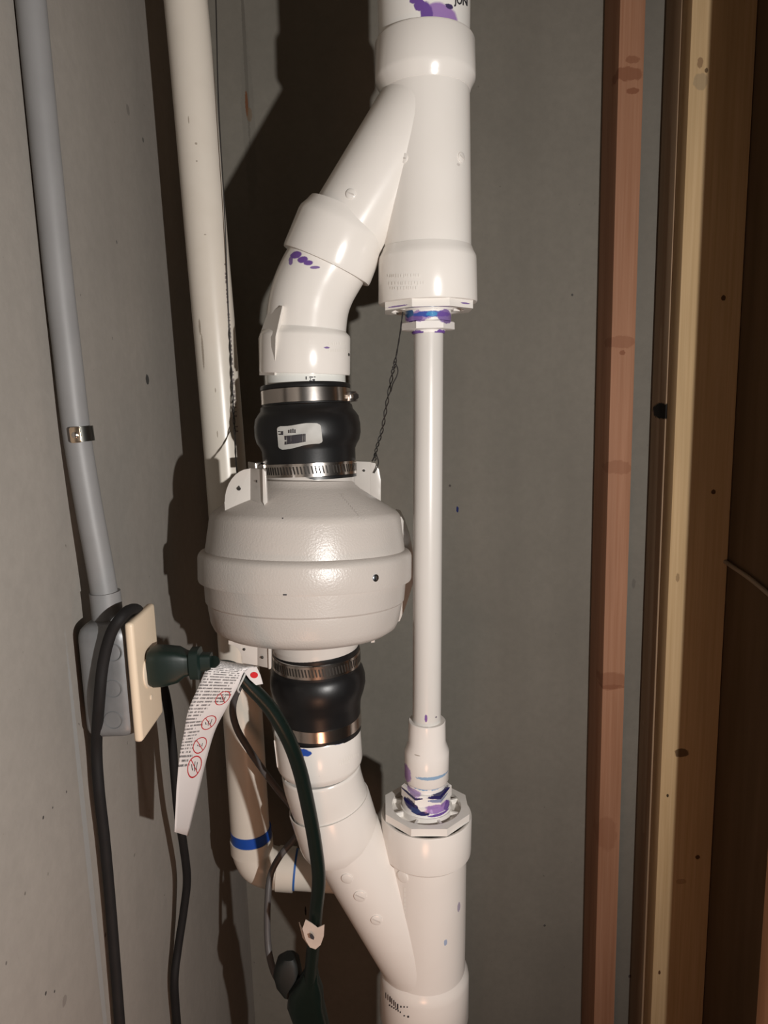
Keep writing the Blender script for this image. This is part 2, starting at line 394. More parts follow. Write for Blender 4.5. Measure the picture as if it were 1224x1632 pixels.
# --- rubber couplings
RUB = mat_plain('black_rubber', (.0075, .0075, .008), .38, 0, 60, .3, .05)
STEEL = mat_plain('steel_band', (.62, .57, .53), .22, 1.0, 25, .2, .03)
SLOT = mat_plain('slot_dark', (.03, .025, .02), .6)
def clamp(name_parent, L, rows, slots, screw_px, label):
    c = Lathe(L.p0, L.p0+L.ax*L.L, rows); o = c.mesh('clamp', STEEL, name_parent, 72)
    o['label'] = label
    y0, y1 = rows[0][0], rows[-1][0]; w = rows[1][1]; cx = proj(L.point(L.at((y0+y1)/2)))[0]
    if slots:
        fr, sd = frame(L.ax); V = []; Fc = []
        t0, t1 = c.at(y0+(y1-y0)*.22), c.at(y1-(y1-y0)*.22); R = c.rad((t0+t1)/2)+.0003
        n = 84
        for k in range(n):
            a = 2*math.pi*k/n
            if abs(math.atan2(math.sin(a), math.cos(a))) > 2.0: continue
            h = math.pi/n*.42; b0 = len(V)
            for t, aa in ((t0, a-h+.014), (t0, a+h+.014), (t1, a+h-.014), (t1, a-h-.014)):
                V.append(c.p0+c.ax*t+fr*(R*math.cos(aa))+sd*(R*math.sin(aa)))
            Fc.append((b0, b0+1, b0+2, b0+3))
        so = pyd('worm_slots', V, Fc, SLOT, o, False); so['kind'] = 'stuff'
    if screw_px:
        px, py, dy = screw_px
        P = U(px, py, L.p0.y+dy*1.0); d = Vector((.55, -.8, 0)).normalized(); r = .0062
        up = Vector((0, 0, 1)); sdv = d.cross(up)
        hx = lambda q, rr: [P+d*q+(up*math.cos(i*math.pi/3)+sdv*math.sin(i*math.pi/3))*rr for i in range(6)]
        prism('clamp_screw', hx(.012, r*.75), d*.006, STEEL, o)
        bx = [P+d*-.012+up*s1*r*1.1+sdv*s2*r for s1, s2 in ((-1, -1), (1, -1), (1, 1), (-1, 1))]
        prism('screw_housing', bx, d*.024, STEEL, o, .0012)
    return c
cu = thing('rubber_coupling', 'black rubber coupling with a white barcode sticker, above the fan', 'coupling')
cuA = Lathe(U(486.5, 610, .972), U(495, 765, .963), [(614, 132), (614.5, 141), (617, 143), (621, 143), (622, 139), (646, 140), (648, 145), (654, 147), (659, 155), (666, 164), (678, 168), (692, 168), (703, 163), (711, 153), (717, 148), (735, 147), (738, 145), (757, 145), (758, 147), (762, 147), (763, 130)])
cuA.mesh('sleeve', RUB, cu)
clamp(cu, cuA, [(622, 140), (622.5, 142), (643.5, 142), (644, 140)], False, (556, 632, -.004), 'plain shiny steel band clamp')
clamp(cu, cuA, [(736.5, 146), (737, 148.5), (757, 148.5), (757.5, 146)], True, (408, 744, -.012), 'slotted steel worm-drive clamp')
STK = mat_plain('sticker_paper', (.46, .455, .43), .55)
G = []; Fc = []; nu, nv = 12, 8
c00, c10, c11, c01 = Vector((441, 679)), Vector((511, 674)), Vector((514.5, 706)), Vector((444, 717))
def bil(u, v): return (c00*(1-u)+c10*u)*(1-v)+(c01*(1-u)+c11*u)*v
for j in range(nv+1):
    for i in range(nu+1):
        q = bil(i/nu, j/nv)
        if (i in (0, nu)) and (j in (0, nv)): q = bil(.02 if i == 0 else .98, .06 if j == 0 else .94)
        q.y += 2*math.sin(i/nu*7)*.6
        G.append(cuA.hit(q.x, q.y, .0012+.0006*math.sin(i*1.3+j)))
for j in range(nv):
    for i in range(nu): k = j*(nu+1)+i; Fc.append((k, k+1, k+nu+2, k+nu+1))
sk = pyd('barcode_sticker', G, Fc, STK, cu)
sk['label'] = 'torn white barcode sticker'
bx = []; u = .16
while u < .62:
    w = random.choice((.007, .012, .02)); a, b2 = bil(u, .45), bil(u+w, .84-.06*abs(u-.4)); bx.append((a.x, a.y, b2.x, b2.y)); u += w+random.choice((.012, .018, .026))
a = bil(.26, .18); bx += [(a.x+i*3.2, a.y+random.uniform(-1, 1), a.x+i*3.2+1.8, a.y+6) for i in range(4)]
bars_on('barcode', cuA, bx, INK, sk, .0024)
a = bil(.02, .30); bars_on('sticker_emblem', cuA, [(a.x, a.y-3, a.x+4, a.y-1.5), (a.x+1, a.y+1, a.x+8, a.y+3), (a.x+5, a.y-3, a.x+8, a.y+1)], INK, sk, .0024)

# ------------------------------------------------------------------ the fan
FANM, nt, b = new_mat('fan_plastic'); g = N(nt, 'ShaderNodeNewGeometry'); pos = g.outputs['Position']
nt.links.new(mixc(nt, noise(nt, pos, 9, 4), rgb((.50, .46, .425)), rgb((.55, .505, .465))), b.inputs['Base Color'])
b.inputs['Roughness'].default_value = .33; bump(nt, b, noise(nt, pos, 420, 2, .5), .28, .0012)
FANS = mat_pvc('fan_smooth_plastic', (.60, .56, .52), .25)
fan = thing('radon_fan', 'large beige inline radon fan with a round two-part housing', 'fan')
f0, f1 = U(488, 740, .957), U(488, 1040, .932)
up = Lathe(f0, f1, [(764, 130), (766, 150), (771, 156), (778, 172), (813, 288), (818, 297), (824, 301), (874, 314), (880, 314), (881, 280)]); up.mesh('upper_housing', FANM, fan, 128)
bd = Lathe(f0, f1, [(873, 312), (876, 328), (880, 334), (884, 336), (917, 335), (920, 333), (921, 312)]); bd.mesh('rim_band', FANM, fan, 128)
lo = Lathe(f0, f1, [(916, 280), (918, 318), (952, 312), (953, 310), (955, 306), (957, 306), (984, 296), (994, 286), (1002, 262), (1008, 220), (1012, 150), (1012.5, 100)]); lo.mesh('lower_housing', FANM, fan, 128)
nk = Lathe(U(495, 745, .963), U(492, 780, .960), [(748, 142), (780, 146)]); nk.mesh('neck', FANS, fan)
nk2 = Lathe(U(501, 1000, .936), U(504, 1040, .936), [(1000, 146), (1022, 144), (1023, 138), (1045, 134)]); nk2.mesh('neck', FANS, fan)
SCREWM = mat_plain('zinc_screw', (.45, .48, .52), .25, 1.0)
P = bd.hit(598, 921); so = disc_on('rim_screw', P, bd.normal(P), met(6, P), .0022, SCREWM, fan, 18, .6)
n_ = bd.normal(P); prism('screw_recess', [P+n_*.0024+Vector((dx, 0, dz)) for dx, dz in ((-.0008, -.0024), (.0008, -.0024), (.0008, .0024), (-.0008, .0024))], -n_*.0004, SLOT, so)
GR = []
for i in range(3): GR.append((541+i*3, 786+i*.6, 543+i*3, 787.2+i*.6))
for i in range(3): GR.append((571+i*5, 824+i*1.3, 574+i*5, 825.5+i*1.5))
for i in range(11): GR.append((544+i*2.9, 788+i*3.4, 545+i*2.9, 791.4+i*3.4))
bars_on('molded_arrow', up, GR, FANS, fan, .0006)
bars_on('paint_nick', up, [(449.5, 825, 451.5, 827)], INK, fan, .0004)
bars_on('seam_nick', bd, [(451, 947, 457, 949)], INK, fan, .0004)
# mounting brackets: a flat outer plate and a folded inner plate with a lip
def arc(c, r, a0, a1, n=8, ry=None):
    ry = ry or r
    return [(c[0]+r*math.cos(math.radians(a0+(a1-a0)*i/n)), c[1]-ry*math.sin(math.radians(a0+(a1-a0)*i/n))) for i in range(n+1)]
def bracket(label, A, Bp, Lp, YA, YB0, YB1, dots):
    h = thing('mounting_bracket', None, None); del h['label'], h['category']; h.parent = fan
    fx = max(p[0] for p in A)
    prism('outer_plate', [U(px, py, YA) for px, py in A], Vector((0, .004, 0)), FANS, h, .0008)
    bx0, bx1 = min(p[0] for p in Bp), max(p[0] for p in Bp)
    Yf = lambda px: YB0+(YB1-YB0)*(px-bx0)/(bx1-bx0)
    prism('inner_plate', [U(px, py, Yf(px)) for px, py in Bp], Vector((.002, .004, 0)), FANS, h, .0006)
    if Lp: prism('lip', [U(px, py, YB1-.003) for px, py in Lp], Vector((0, .010, 0)), FANS, h, .0008)
    for (px, py, Y) in dots:
        disc_on('bracket_hole', U(px, py, Y), Vector((0, -1, 0)), .0018, .0008, SLOT, h, 12)
ya = .945-.062
bracket('', [(360, 833), (357.5, 800)]+arc((398, 800), 40, 180, 92, 8, 53)+[(400, 746), (400, 800)], [(399, 746), (419, 748), (419, 806), (399, 802)], [(418, 747), (423, 751), (426, 801), (421, 806), (419, 800)], ya, ya, ya-.024, [(381, 779, ya-.0006), (410, 767, ya-.0125)])
yr = .945+.045
bracket('', [(590, 737), (598, 738), (604, 748), (607, 765), (607, 800), (590, 790)], [(562, 735), (590, 736), (590, 800), (562, 780)], None, yr, yr+.004, yr, [(580, 750, yr+.0005)])
yl = .935-.055
cut = arc((364, 1053), 22, 88, 4, 7, 26)
bracket('', [(364, 1004), (411, 1015), (411, 1061), (386, 1057)]+cut[::-1]+[(364, 1027)], [(410, 1014), (428, 1018), (428, 1065), (410, 1061)], [(427, 1018), (432, 1020), (432, 1066), (428, 1067)], yl, yl, yl-.010, [(389, 1035, yl-.0006), (418, 1048, yl-.006)])
bracket('', [(591, 1000), (597, 1000), (597.5, 1024), (591, 1025)], [(586, 996), (591, 998), (591, 1012), (586, 1010)], None, yr-.02, yr-.02, yr-.024, [])
# wiring box on the back of the housing, in the bypass pipe's shade
pb = [(600, 870), (633, 822), (640, 824), (647, 838), (655, 862), (658, 880), (658, 930), (652, 950), (646, 968), (637, 990), (600, 1000)]
prism('wiring_box', [U(px, py, .995) for px, py in pb], Vector((0, .06, 0)), FANS, fan)

# --- lower coupling, stub, elbow
cl = thing('rubber_coupling', 'black rubber coupling below the fan, half hidden by the green cord', 'coupling')
cA = Lathe(U(503, 1015, .936), U(512, 1180, .938), [(1027, 130), (1028, 137), (1034, 138), (1037, 135), (1060, 136), (1062, 140), (1067, 146), (1077, 151), (1088, 151), (1101, 144), (1112, 135), (1120, 132), (1138, 129), (1154, 127), (1155, 129), (1161, 129), (1162, 110)])
cA.mesh('sleeve', RUB, cl)
clamp(cl, cA, [(1036, 137), (1036.5, 139.5), (1056, 139.5), (1056.5, 137)], True, None, 'slotted steel worm-drive clamp')
clamp(cl, cA, [(1136, 129), (1136.5, 131.5), (1153, 131.5), (1153.5, 129)], False, None, 'plain shiny steel band clamp')
sp2 = thing('pipe_stub', 'short white pipe stub with a blue primer line under the lower rubber coupling', 'pipe')
Lst = Lathe(U(506, 1150, .938), U(511, 1210, .94), [(1150, 122), (1210, 120)])
Lst.mesh('tube', mat_pvc('pvc_stub_lower', (.76, .79, .78)), sp2)
e2 = thing('elbow_fitting', 'lower white elbow fitting with a blue primer smear on its rim', 'pipe fitting')
h2a, h2b = U(504.5, 1150, .938), U(512, 1235, .941)
st2 = [st(U(482, 1194, .89), 17, 7, BLUE, 1, .7), st(U(545, 1183, .89), 16, 3, (.05, .09, .30), .8, .7)]
EL2 = mat_pvc('pvc_lower_elbow', stains=st2)
hubE = Lathe(h2a, h2b, [(1162, 118), (1160, 120), (1157, 134), (1160, 137), (1208, 136), (1213, 133), (1219, 124)])
hubE.mesh('hub', EL2, e2, caps=False)
e2P = [U(511, 1222, .941), U(514, 1240, .942), U(519, 1258, .944), U(526, 1278, .946), U(533, 1300, .947), U(540, 1322, .948)]
tube('bend', e2P, lambda t: met(62, e2P[2])*(1 if t > .02 else .97), EL2, e2, 72, 8)
rows = []
for j, y0 in enumerate((1216, 1222)):
    x = 541
    while x < 572-j*14:
        w = random.uniform(1.5, 3); rows.append((x, y0-6-(x-541)*.35, x+w, y0-1-(x-541)*.35)); x += w+1.3
bars_on('molded_marking', hubE, rows, EMB, e2, .0005)
bars_on('molded_seam', hubE, [(508.5, 1193, 509.5, 1238)], MARKG, e2, .0003)
q = [(436, 1180), (447, 1183), (462, 1222), (482, 1296), (484, 1322), (470, 1285), (452, 1238), (441, 1222)]
prism('fin', [U(px, py, .915) for px, py in q], Vector((.006, .02, 0)), EL2, e2, .001)

# --- lower wye
w2 = thing('wye_fitting', 'lower white plastic wye fitting with its branch slanting up to the left', 'pipe fitting')
stl = [st(U(711, 1511, .89), 3, 6, (.25, .35, .55), .8, .8), st(U(732, 1450, .91), 3, 9, (.25, .2, .35), .7, .8), st(U(640, 1333, .885), 34, 3.0, PURPLE, .9, .9)]
WY2 = mat_pvc('pvc_lower_wye', (.80, .76, .715), .22, stl)
Lb = Lathe(lw0, lw1, [(1340, 130), (1352, 129), (1530, 128), (1560, 130)]); Lb.mesh('body', WY2, w2)
Lh1 = Lathe(lw0, lw1, [(1296, 128), (1294.5, 134), (1294, 142), (1296, 144), (1345, 143), (1350, 142), (1355, 131)]); Lh1.mesh('hub', WY2, w2, caps=False)
Lh2 = Lathe(lw0, lw1, [(1534, 128), (1539, 134), (1544, 139), (1550, 141), (1610, 141), (1612, 139), (1612.5, 118)]); Lh2.mesh('hub', WY2, w2)
b2A, b2B = U(537, 1309, .948), U(683, 1550, YM1)
Lbr = Lathe(b2A, b2B, [(1325, 117), (1376, 121), (1545, 122)]); Lbr.mesh('branch', WY2, w2)
Lh3 = Lathe(U(524, 1276, .946), U(545, 1342, .949), [(1292, 120), (1276, 126.5), (1276, 130), (1278, 131), (1326, 130), (1334, 128), (1344, 119), (1348, 100)]); Lh3.mesh('hub', WY2, w2, caps=False)
for (px, py, L_, r) in ((553, 1400, Lbr, 9), (574, 1428, Lbr, 10), (600, 1466, Lbr, 9), (642, 1397, Lb, 10), (642, 1562, Lh2, 10)): boss(L_, px, py, r, w2, WY2, L_ is Lbr and py > 1410)
rows = []
y = 1415
while y < 1545:
    rows.append((643, y, 647, y+random.uniform(3, 6))); y += random.uniform(6, 9)
bars_on('molded_marking', Lb, rows, EMB, w2, .0005)
bars_on('printed_bar', Lh2, [(614+i*3.1+random.uniform(0, .6), 1582+i*3.0, 614+i*3.1+random.uniform(1.2, 2.4), 1591+i*3.0) for i in range(7)]+[(638+i*5, 1603+i*.6, 640+i*5, 1606) for i in range(3)]+[(620+i*3.4, 1601+i*2.2, 622+i*3.4, 1603.5+i*2.2) for i in range(6)]+[(643, 1618, 645.5, 1620), (649, 1619, 652, 1622)], INK, w2, .0004)
vp2 = thing('vent_pipe', 'white vent pipe going down out of the lower wye at the bottom edge', 'pipe')
Lathe(U(675.5, 1600, YM1), U(674, 1760, YM1), [(1570, 122), (1620, 122), (2050, 106)]).mesh('tube', mat_pvc('pvc_bottom_pipe', (.80, .75, .70)), vp2)

# ------------------------------------------------------------------ bypass line: bushings, adapters, thin pipe
yb0, yb1 = YM0, YM1
def bushing(name_label, c, ax, ro, ri, rb, h, mat, hole):
    """octagonal reducer bushing: ring, web, ribs and a boss round the pipe; ax points out of the hub"""
    t = thing('reducer_bushing', name_label, 'pipe fitting')
    fr, sd = frame(ax)
    def oct_(r, z, n=8, ph=math.pi/8): return [c+ax*z+fr*(r*math.cos(ph+2*math.pi*k/n))+sd*(r*math.sin(ph+2*math.pi*k/n)) for k in range(n)]
    def rnd(r, z, n=48): return oct_(r, z, n, math.pi/48)
    V = oct_(ro, 0)+oct_(ro, h); F_ = [(k, (k+1) % 8, 8+(k+1) % 8, 8+k) for k in range(8)]
    # top ring: octagon outside, circle inside (48 points, six per side)
    i0 = len(V); V += [c+ax*h+(fr*math.cos(a)+sd*math.sin(a))*ri for a in [math.pi/8+2*math.pi*k/48 for k in range(48)]]
    i1 = len(V); V += [v-ax*(h*.75) for v in V[i0:i0+48]]
    for k in range(8):
        F_.append((8+k, 8+(k+1) % 8)+tuple(i0+(6*k+6-j) % 48 for j in range(7)))
    F_ += [(i0+k, i0+(k+1) % 48, i1+(k+1) % 48, i1+k) for k in range(48)]
    F_.append(tuple(range(8))[::-1])
    pyd('ring', V, F_, mat, t, True, .4)
    pyd('web', [v for v in rnd(ri*1.005, h*.2)]+[v for v in rnd(ri*1.005, h*.05)], [tuple(range(48)), tuple(range(48, 96))]+[(k, (k+1) % 48, 48+(k+1) % 48, 48+k) for k in range(48)], mat, t)
    for k in range(8):
        a = math.pi/4*k+math.pi/8; d = fr*math.cos(a)+sd*math.sin(a); e = fr*-math.sin(a)+sd*math.cos(a)
        prism('rib', [c+d*rb*.9+e*.0016+ax*h*.15, c+d*ri*1.01+e*.0016+ax*h*.15, c+d*ri*1.01-e*.0016+ax*h*.15, c+d*rb*.9-e*.0016+ax*h*.15], ax*h*.7, mat, t)
    V = rnd(rb, h*.1)+rnd(rb, h*1.02); pyd('boss', V, [tuple(range(48))[::-1], tuple(range(48, 96))]+[(k, (k+1) % 48, 48+(k+1) % 48, 48+k) for k in range(48)], mat, t)
    return t
axu = (uw1-uw0).normalized(); axl = (lw0-lw1).normalized()
lu = Lathe(uw0, uw1, [(400, 100), (500, 100)])
cU = lu.point(lu.at(484)); BUM = mat_pvc('pvc_upper_bushing', stains=[st(U(630, 484.5, .91), 22, 1.6, PURPLE, .9, .9), st(U(745, 480.5, .92), 10, 1.5, PURPLE, .9, .6)])
bushing('white octagonal reducer bushing under the upper wye', cU, axu, met(74, cU), met(58, cU), met(41, cU), met(12, cU), BUM, 0)
lv = Lathe(lw0, lw1, [(1250, 100), (1300, 100)])
cL = lv.point(lv.at(1293)); BLM = mat_pvc('pvc_lower_bushing')
bushing('white octagonal ribbed reducer bushing on top of the lower wye', cL, axl, met(70.5, cL), met(55, cL), met(41, cL), met(12, cL), BLM, 0)
# upper hex adapter
a0, a1 = U(682, 480, yb0), U(683, 560, yb0)
AU = Lathe(a0, a1, [(494, 70), (515, 74)])
def px_st(L, lst): return [st(L.hit(px, py), rx, rz, c, s_, rag) for (px, py, rx, rz, c, s_, rag) in lst]
ADU = mat_pvc('pvc_upper_adapter', (.82, .79, .76), .25, px_st(AU, [(665, 504, 24, 9, PURPLE2, .9, 1.0), (690, 500, 36, 5, BLUE, .9, .9), (710, 504, 14, 12, PURPLE, .9, .7), (652, 500, 7, 7, (.03, .10, .25), 1, .9), (688, 500, 9, 4, SKY, .9, 1), (660, 508, 14, 5, PURPLE, .8, 1.1), (664, 529, 12, 4, PURPLE, 1, .9), (706, 529, 13, 5, PURPLE, 1, .8)]))
ad = thing('hex_adapter', 'purple and blue stained hex adapter hanging under the upper bushing', 'pipe fitting')
AU.mesh('collar', ADU, ad, rows=[(490, 72), (498, 74), (513, 73), (514, 66)])
AU.mesh('hex_nut', ADU, ad, 6, phase=.5, rows=[(513, 60), (513.5, 80), (515, 84), (526, 84), (527, 80), (527.5, 50)])
AU.mesh('lower_sleeve', ADU, ad, rows=[(526, 55), (532, 52), (532.5, 47)])
# thin bypass pipe
bp = thing('bypass_pipe', 'thin straight white pipe joining the upper and lower wyes', 'pipe')
BP = Lathe(U(683, 520, yb0), U(680, 1165, yb1), [(510, 47), (1165, 45)])
BP.mesh('tube', mat_pvc('pvc_thin_pipe', (.66, .635, .60), .3, px_st(BP, [(679, 1145, 2.5, 7, PURPLE, 1, .8), (695, 1143, 1.5, 1.5, (.1, .07, .12), .9, .3)])), bp)
# lower reducer and adapter
c0, c1 = U(680.5, 1140, yb1), U(679.5, 1300, yb1)
RD = Lathe(c0, c1, [(1148, 47), (1147, 57), (1148, 59), (1180, 60), (1194, 71), (1238, 70), (1241, 66)])
RDM = mat_pvc('pvc_reducer', (.80, .76, .72), .2, px_st(RD, [(648, 1232, 8, 14, PURPLE2, .9, 1), (690, 1241, 30, 3, SKY, .7, 1), (665, 1204, 5, 1, (.3, .25, .2), .7, .6)]))
rd = thing('reducer_coupling', 'white bell-shaped reducer on the lower end of the thin bypass pipe', 'pipe fitting'); RD.mesh('bell', RDM, rd)
AL = Lathe(c0, c1, [(1230, 62), (1262, 62), (1263, 73), (1292, 78)])
ADL = mat_pvc('pvc_lower_adapter', (.82, .79, .76), .22, px_st(AL, [(675, 1248, 24, 4, NAVY, 1, .8), (672, 1257, 18, 4, SKY, .9, 1.2), (697, 1254, 16, 6, SKY, .8, 1.2), (660, 1262, 12, 4, PURPLE2, .8, 1.0), (656, 1265, 20, 2.5, NAVY, 1, .8), (700, 1266, 22, 3, NAVY, 1, .7), (698, 1272, 18, 3, (.08, .13, .32), .8, 1.1),
                                                           (655, 1283, 12, 8, NAVY, 1, 1.0), (698, 1289, 22, 8, PURPLE2, 1, .7), (712, 1284, 6, 7, PURPLE, 1, .7), (670, 1296, 16, 4, NAVY, 1, .7), (700, 1298, 20, 2.5, PURPLE, 1, .7), (662, 1292, 9, 5, (.03, .05, .16), 1, 1)]))
ad2 = thing('hex_adapter', 'blue and purple stained hex adapter standing on the lower bushing', 'pipe fitting')
AL.mesh('neck', ADL, ad2, rows=[(1232, 60), (1263, 60)])
AL.mesh('hex_nut', ADL, ad2, 6, phase=.5, rows=[(1250, 58), (1250.5, 76), (1252, 80), (1267, 80), (1268, 76)])
AL.mesh('collar', ADL, ad2, rows=[(1266, 70), (1268, 76), (1281, 77), (1284, 80), (1289, 80), (1290, 74)])

# ------------------------------------------------------------------ drain pipe on the left
DR = mat_pvc('pvc_drain', (.72, .665, .585), .3, [st(U(px, py, 1.03), rx, rz, (.25, .2, .15), .7, .8) for (px, py, rx, rz) in ((312, 228, 2, 2), (313, 256, 1.5, 1.5), (345, 692, 1, 6), (342, 622, 1, 4), (300, 190, 1, 6), (326, 373, 2, 1), (321, 560, 2, 30), (316, 520, 2, 14))]
             , .25)
dp = thing('drain_pipe', 'cream white vertical pipe standing in the concrete corner behind the fan', 'pipe')
dP = [U(270, -220, 1.059), U(296, 0, 1.059), U(327, 355, 1.062), U(357, 710, 1.066), U(381, 1050, 1.066), U(400, 1340, 1.066)]
RDp = lambda t: .0302
tube('tube', dP, lambda t: met(33.5, U(296, 0, 1.059))*(1-t)+met(30.5, U(400, 1340, 1.066))*t, DR, dp, 48, 8)
dist = Lathe(U(296, 0, 1.059), U(357, 710, 1.066), [(0, 66), (710, 62)])
rows = []; y = 420
while y < 690:
    f_ = (y-400)/310; x = 362+f_*22
    if random.random() < .82: rows.append((x-2-f_*1.5, y, x+1.2, y+random.uniform(2, 5)))
    y += random.uniform(5, 8)
bars_on('printed_marking', dist, [(a-4, b, c-4, d) for a, b, c, d in rows], mat_plain('faded_print', (.30, .26, .25), .6), dp, .0018)
de = thing('drain_elbow', 'cream elbow at the foot of the vertical corner pipe, with a blue primer ring', 'pipe fitting')
eb = U(401, 1338, 1.066); R_ = met(32, eb)
e3 = [eb, U(403, 1356, 1.066), U(412, 1373, 1.066), U(428, 1381, 1.066), U(447, 1384, 1.066)]
tube('bend', e3, R_, DR, de, 48, 8)
def ring(name, P, d, r, l, mat, parent, seg=48):
    fr = d.cross(Vector((0, .3, 1)) if abs(d.z) < .8 else Vector((1, .2, 0))).normalized(); sd = d.cross(fr); V = []; F_ = []
    for q, rr in ((0, r*.9), (0, r), (l, r), (l, r*.9)):
        V += [P+d*q+(fr*math.cos(2*math.pi*k/seg)+sd*math.sin(2*math.pi*k/seg))*rr for k in range(seg)]
    for i in range(3): F_ += [(i*seg+k, i*seg+(k+1) % seg, (i+1)*seg+(k+1) % seg, (i+1)*seg+k) for k in range(seg)]
    return pyd(name, V, F_, mat, parent)
dv = (dP[5]-dP[4]).normalized(); ring('hub', eb-dv*.004, dv, R_*1.05, .022, DR, de)
dh = (U(527, 1390, 1.066)-U(440, 1384, 1.066)).normalized(); ring('hub', U(443, 1383.5, 1.066), dh, R_*1.06, met(27, eb), DR, de)
ring('primer_ring', eb-dv*.021, dv, met(32, eb), .0185, mat_plain('blue_primer', (.01, .07, .38), .35), de)
d2 = thing('drain_pipe', 'cream horizontal pipe running from the corner elbow behind the lower wye', 'pipe')
hp = [U(446, 1384, 1.066), U(560, 1392, 1.066), U(620, 1396, 1.065), U(650, 1398, 1.10), U(655, 1370, 1.25), U(655, 1330, 1.43)]
tube('tube', hp, R_*.95, DR, d2, 40, 8)
ring('primer_line', U(470, 1385.5, 1.066), dh, R_*.965, met(3, eb), mat_plain('blue_primer_line', (.02, .12, .42), .4), d2)

# ------------------------------------------------------------------ conduit, strap, outlet box
GREYP = mat_plain('grey_conduit', (.205, .203, .203), .5, 0, 30, .1)
cd_ = thing('conduit', 'grey plastic electrical conduit running down the left wall to the outlet box', 'conduit')
cP = [Vector((-.312, .72, 2.69)), Vector((-.312, .72, 2.4)), U(49, 0, .72), U(91, 420, .72), U(107, 560, .72), U(122.5, 692, .72), U(142, 810, .72), U(157, 890, .72), U(167, 950, .72), U(171, 985, .72)]
tube('tube', cP, .0134, GREYP, cd_, 32, 8)
kn = tube('connector', [U(167, 943, .72), U(170, 968, .72), U(172.5, 997, .72)], .0155, GREYP, cd_, 32, 4)
COP = mat_plain('brassy_steel', (.80, .62, .45), .22, 1.0); DKM = mat_plain('dark_steel', (.12, .12, .11), .35, 1.0)
sr = thing('conduit_strap', 'small shiny metal strap holding the grey conduit to the wall', 'strap')
c_ = U(122.5, 692, .72); V = []; F_ = []; axs = (cP[6]-cP[4]).normalized()
fx = Vector((0, -1, 0)); fx = (fx-axs*fx.dot(axs)).normalized(); sx = axs.cross(fx)
for k in range(15):
    a = math.radians(2+k*98/14); d = fx*math.cos(a)+sx*math.sin(a)*(1 if sx.x > 0 else -1)
    V += [c_+d*.0138-axs*.0075, c_+d*.0165-axs*.0075, c_+d*.0165+axs*.0075, c_+d*.0138+axs*.0075]
for k in range(14): F_ += [(4*k+i, 4*k+(i+1) % 4, 4*k+4+(i+1) % 4, 4*k+4+i) for i in range(4)]
F_ += [(0, 1, 2, 3), (56, 57, 58, 59)]
pyd('band', V, F_, DKM, sr)
dn = fx*math.cos(math.radians(12))+Vector((1, 0, 0))*math.sin(math.radians(12))
tx = axs.cross(dn).normalized(); pc = c_+dn*.0150+Vector((.002, 0, 0))
prism('tab', [pc+tx*i*.0052+axs*j*.0078 for i, j in ((-1, -.8), (-.8, -1), (.8, -1), (1, -.8), (1, .8), (.8, 1), (-.8, 1), (-1, .8))], dn*.003, COP, sr, .0008)
disc_on('strap_screw', pc+dn*.003, dn, .0032, .0018, STEEL, sr, 16)

ob = thing('outlet_box', 'grey metal outlet box with an ivory cover plate on the left wall', 'outlet')
ZM = mat_plain('cast_grey_metal', (.20, .205, .21), .45, .35, 30, .35, .2)
bevel_box('box', (XL+.009, .688, 1.404), (-.263, .748, 1.527), ZM, ob, .017, 5)
IV = mat_plain('ivory_plate', (.72, .585, .435), .38, 0, 20, .03, .02)
pl = bevel_box('cover_plate', (-.263, .682, 1.404), (-.254, .753, 1.532), IV, ob, .0042, 3)
for z in (1.487, 1.438):
    s_ = disc_on('plate_screw', Vector((-.2542, .7175, z)), Vector((1, 0, 0)), .003, .0012, mat_plain('ivory_screw', (.75, .62, .48), .3), pl, 16)
disc_on('receptacle', Vector((-.2545, .7175, 1.468)), Vector((1, 0, 0)), .018, .003, mat_plain('ivory_receptacle', (.74, .63, .5), .35), ob, 32)
for (px, py, r) in ((180, 1040, 15), (180, 1098, 15), (181, 1148, 15)):
    P = U(px, py, .6885); d = Vector((0, -1, 0)); rr = met(r, P)
    ring('knockout', P+d*.0002, d, rr, .0009, ZM, ob, 28)

# ------------------------------------------------------------------ cords
BLK = mat_plain('black_cord', (.010, .009, .009), .7, 0, 60, .3, .1, .25)
GRN = mat_plain('green_cord', (.0025, .0085, .0065), .36, 0, 40, .2, .03)
GRY = mat_plain('grey_cord', (.085, .08, .08), .5, 0, 40, .2, .03)
X = lambda px, py, x: UX(px, py, x)
bk = thing('power_cord', 'black cord draped over the outlet box and hanging down on both sides', 'cord')
bP = [X(197, 1720, -.3135), X(191, 1632, -.3135), X(184, 1540, -.3130), X(176, 1440, -.3125), X(167, 1340, -.3115), X(158, 1260, -.3110), X(154, 1190, -.3095), U(158, 1120, .678), U(164, 1060, .678), U(176, 1012, .678),
      U(192, 985, .680), U(207, 972, .70), U(221, 974, .735), U(228, 1000, .775), U(240, 1050, .81), X(262, 1100, -.283), X(273, 1170, -.284), X(278, 1230, -.285), X(284, 1295, -.287), X(292, 1345, -.288), X(298, 1400, -.292), X(293, 1450, -.300), X(284, 1510, -.309), X(278, 1565, -.313), X(282, 1632, -.315), X(288, 1710, -.316)]
tube('cord', bP, .0057, BLK, bk, 16, 8)

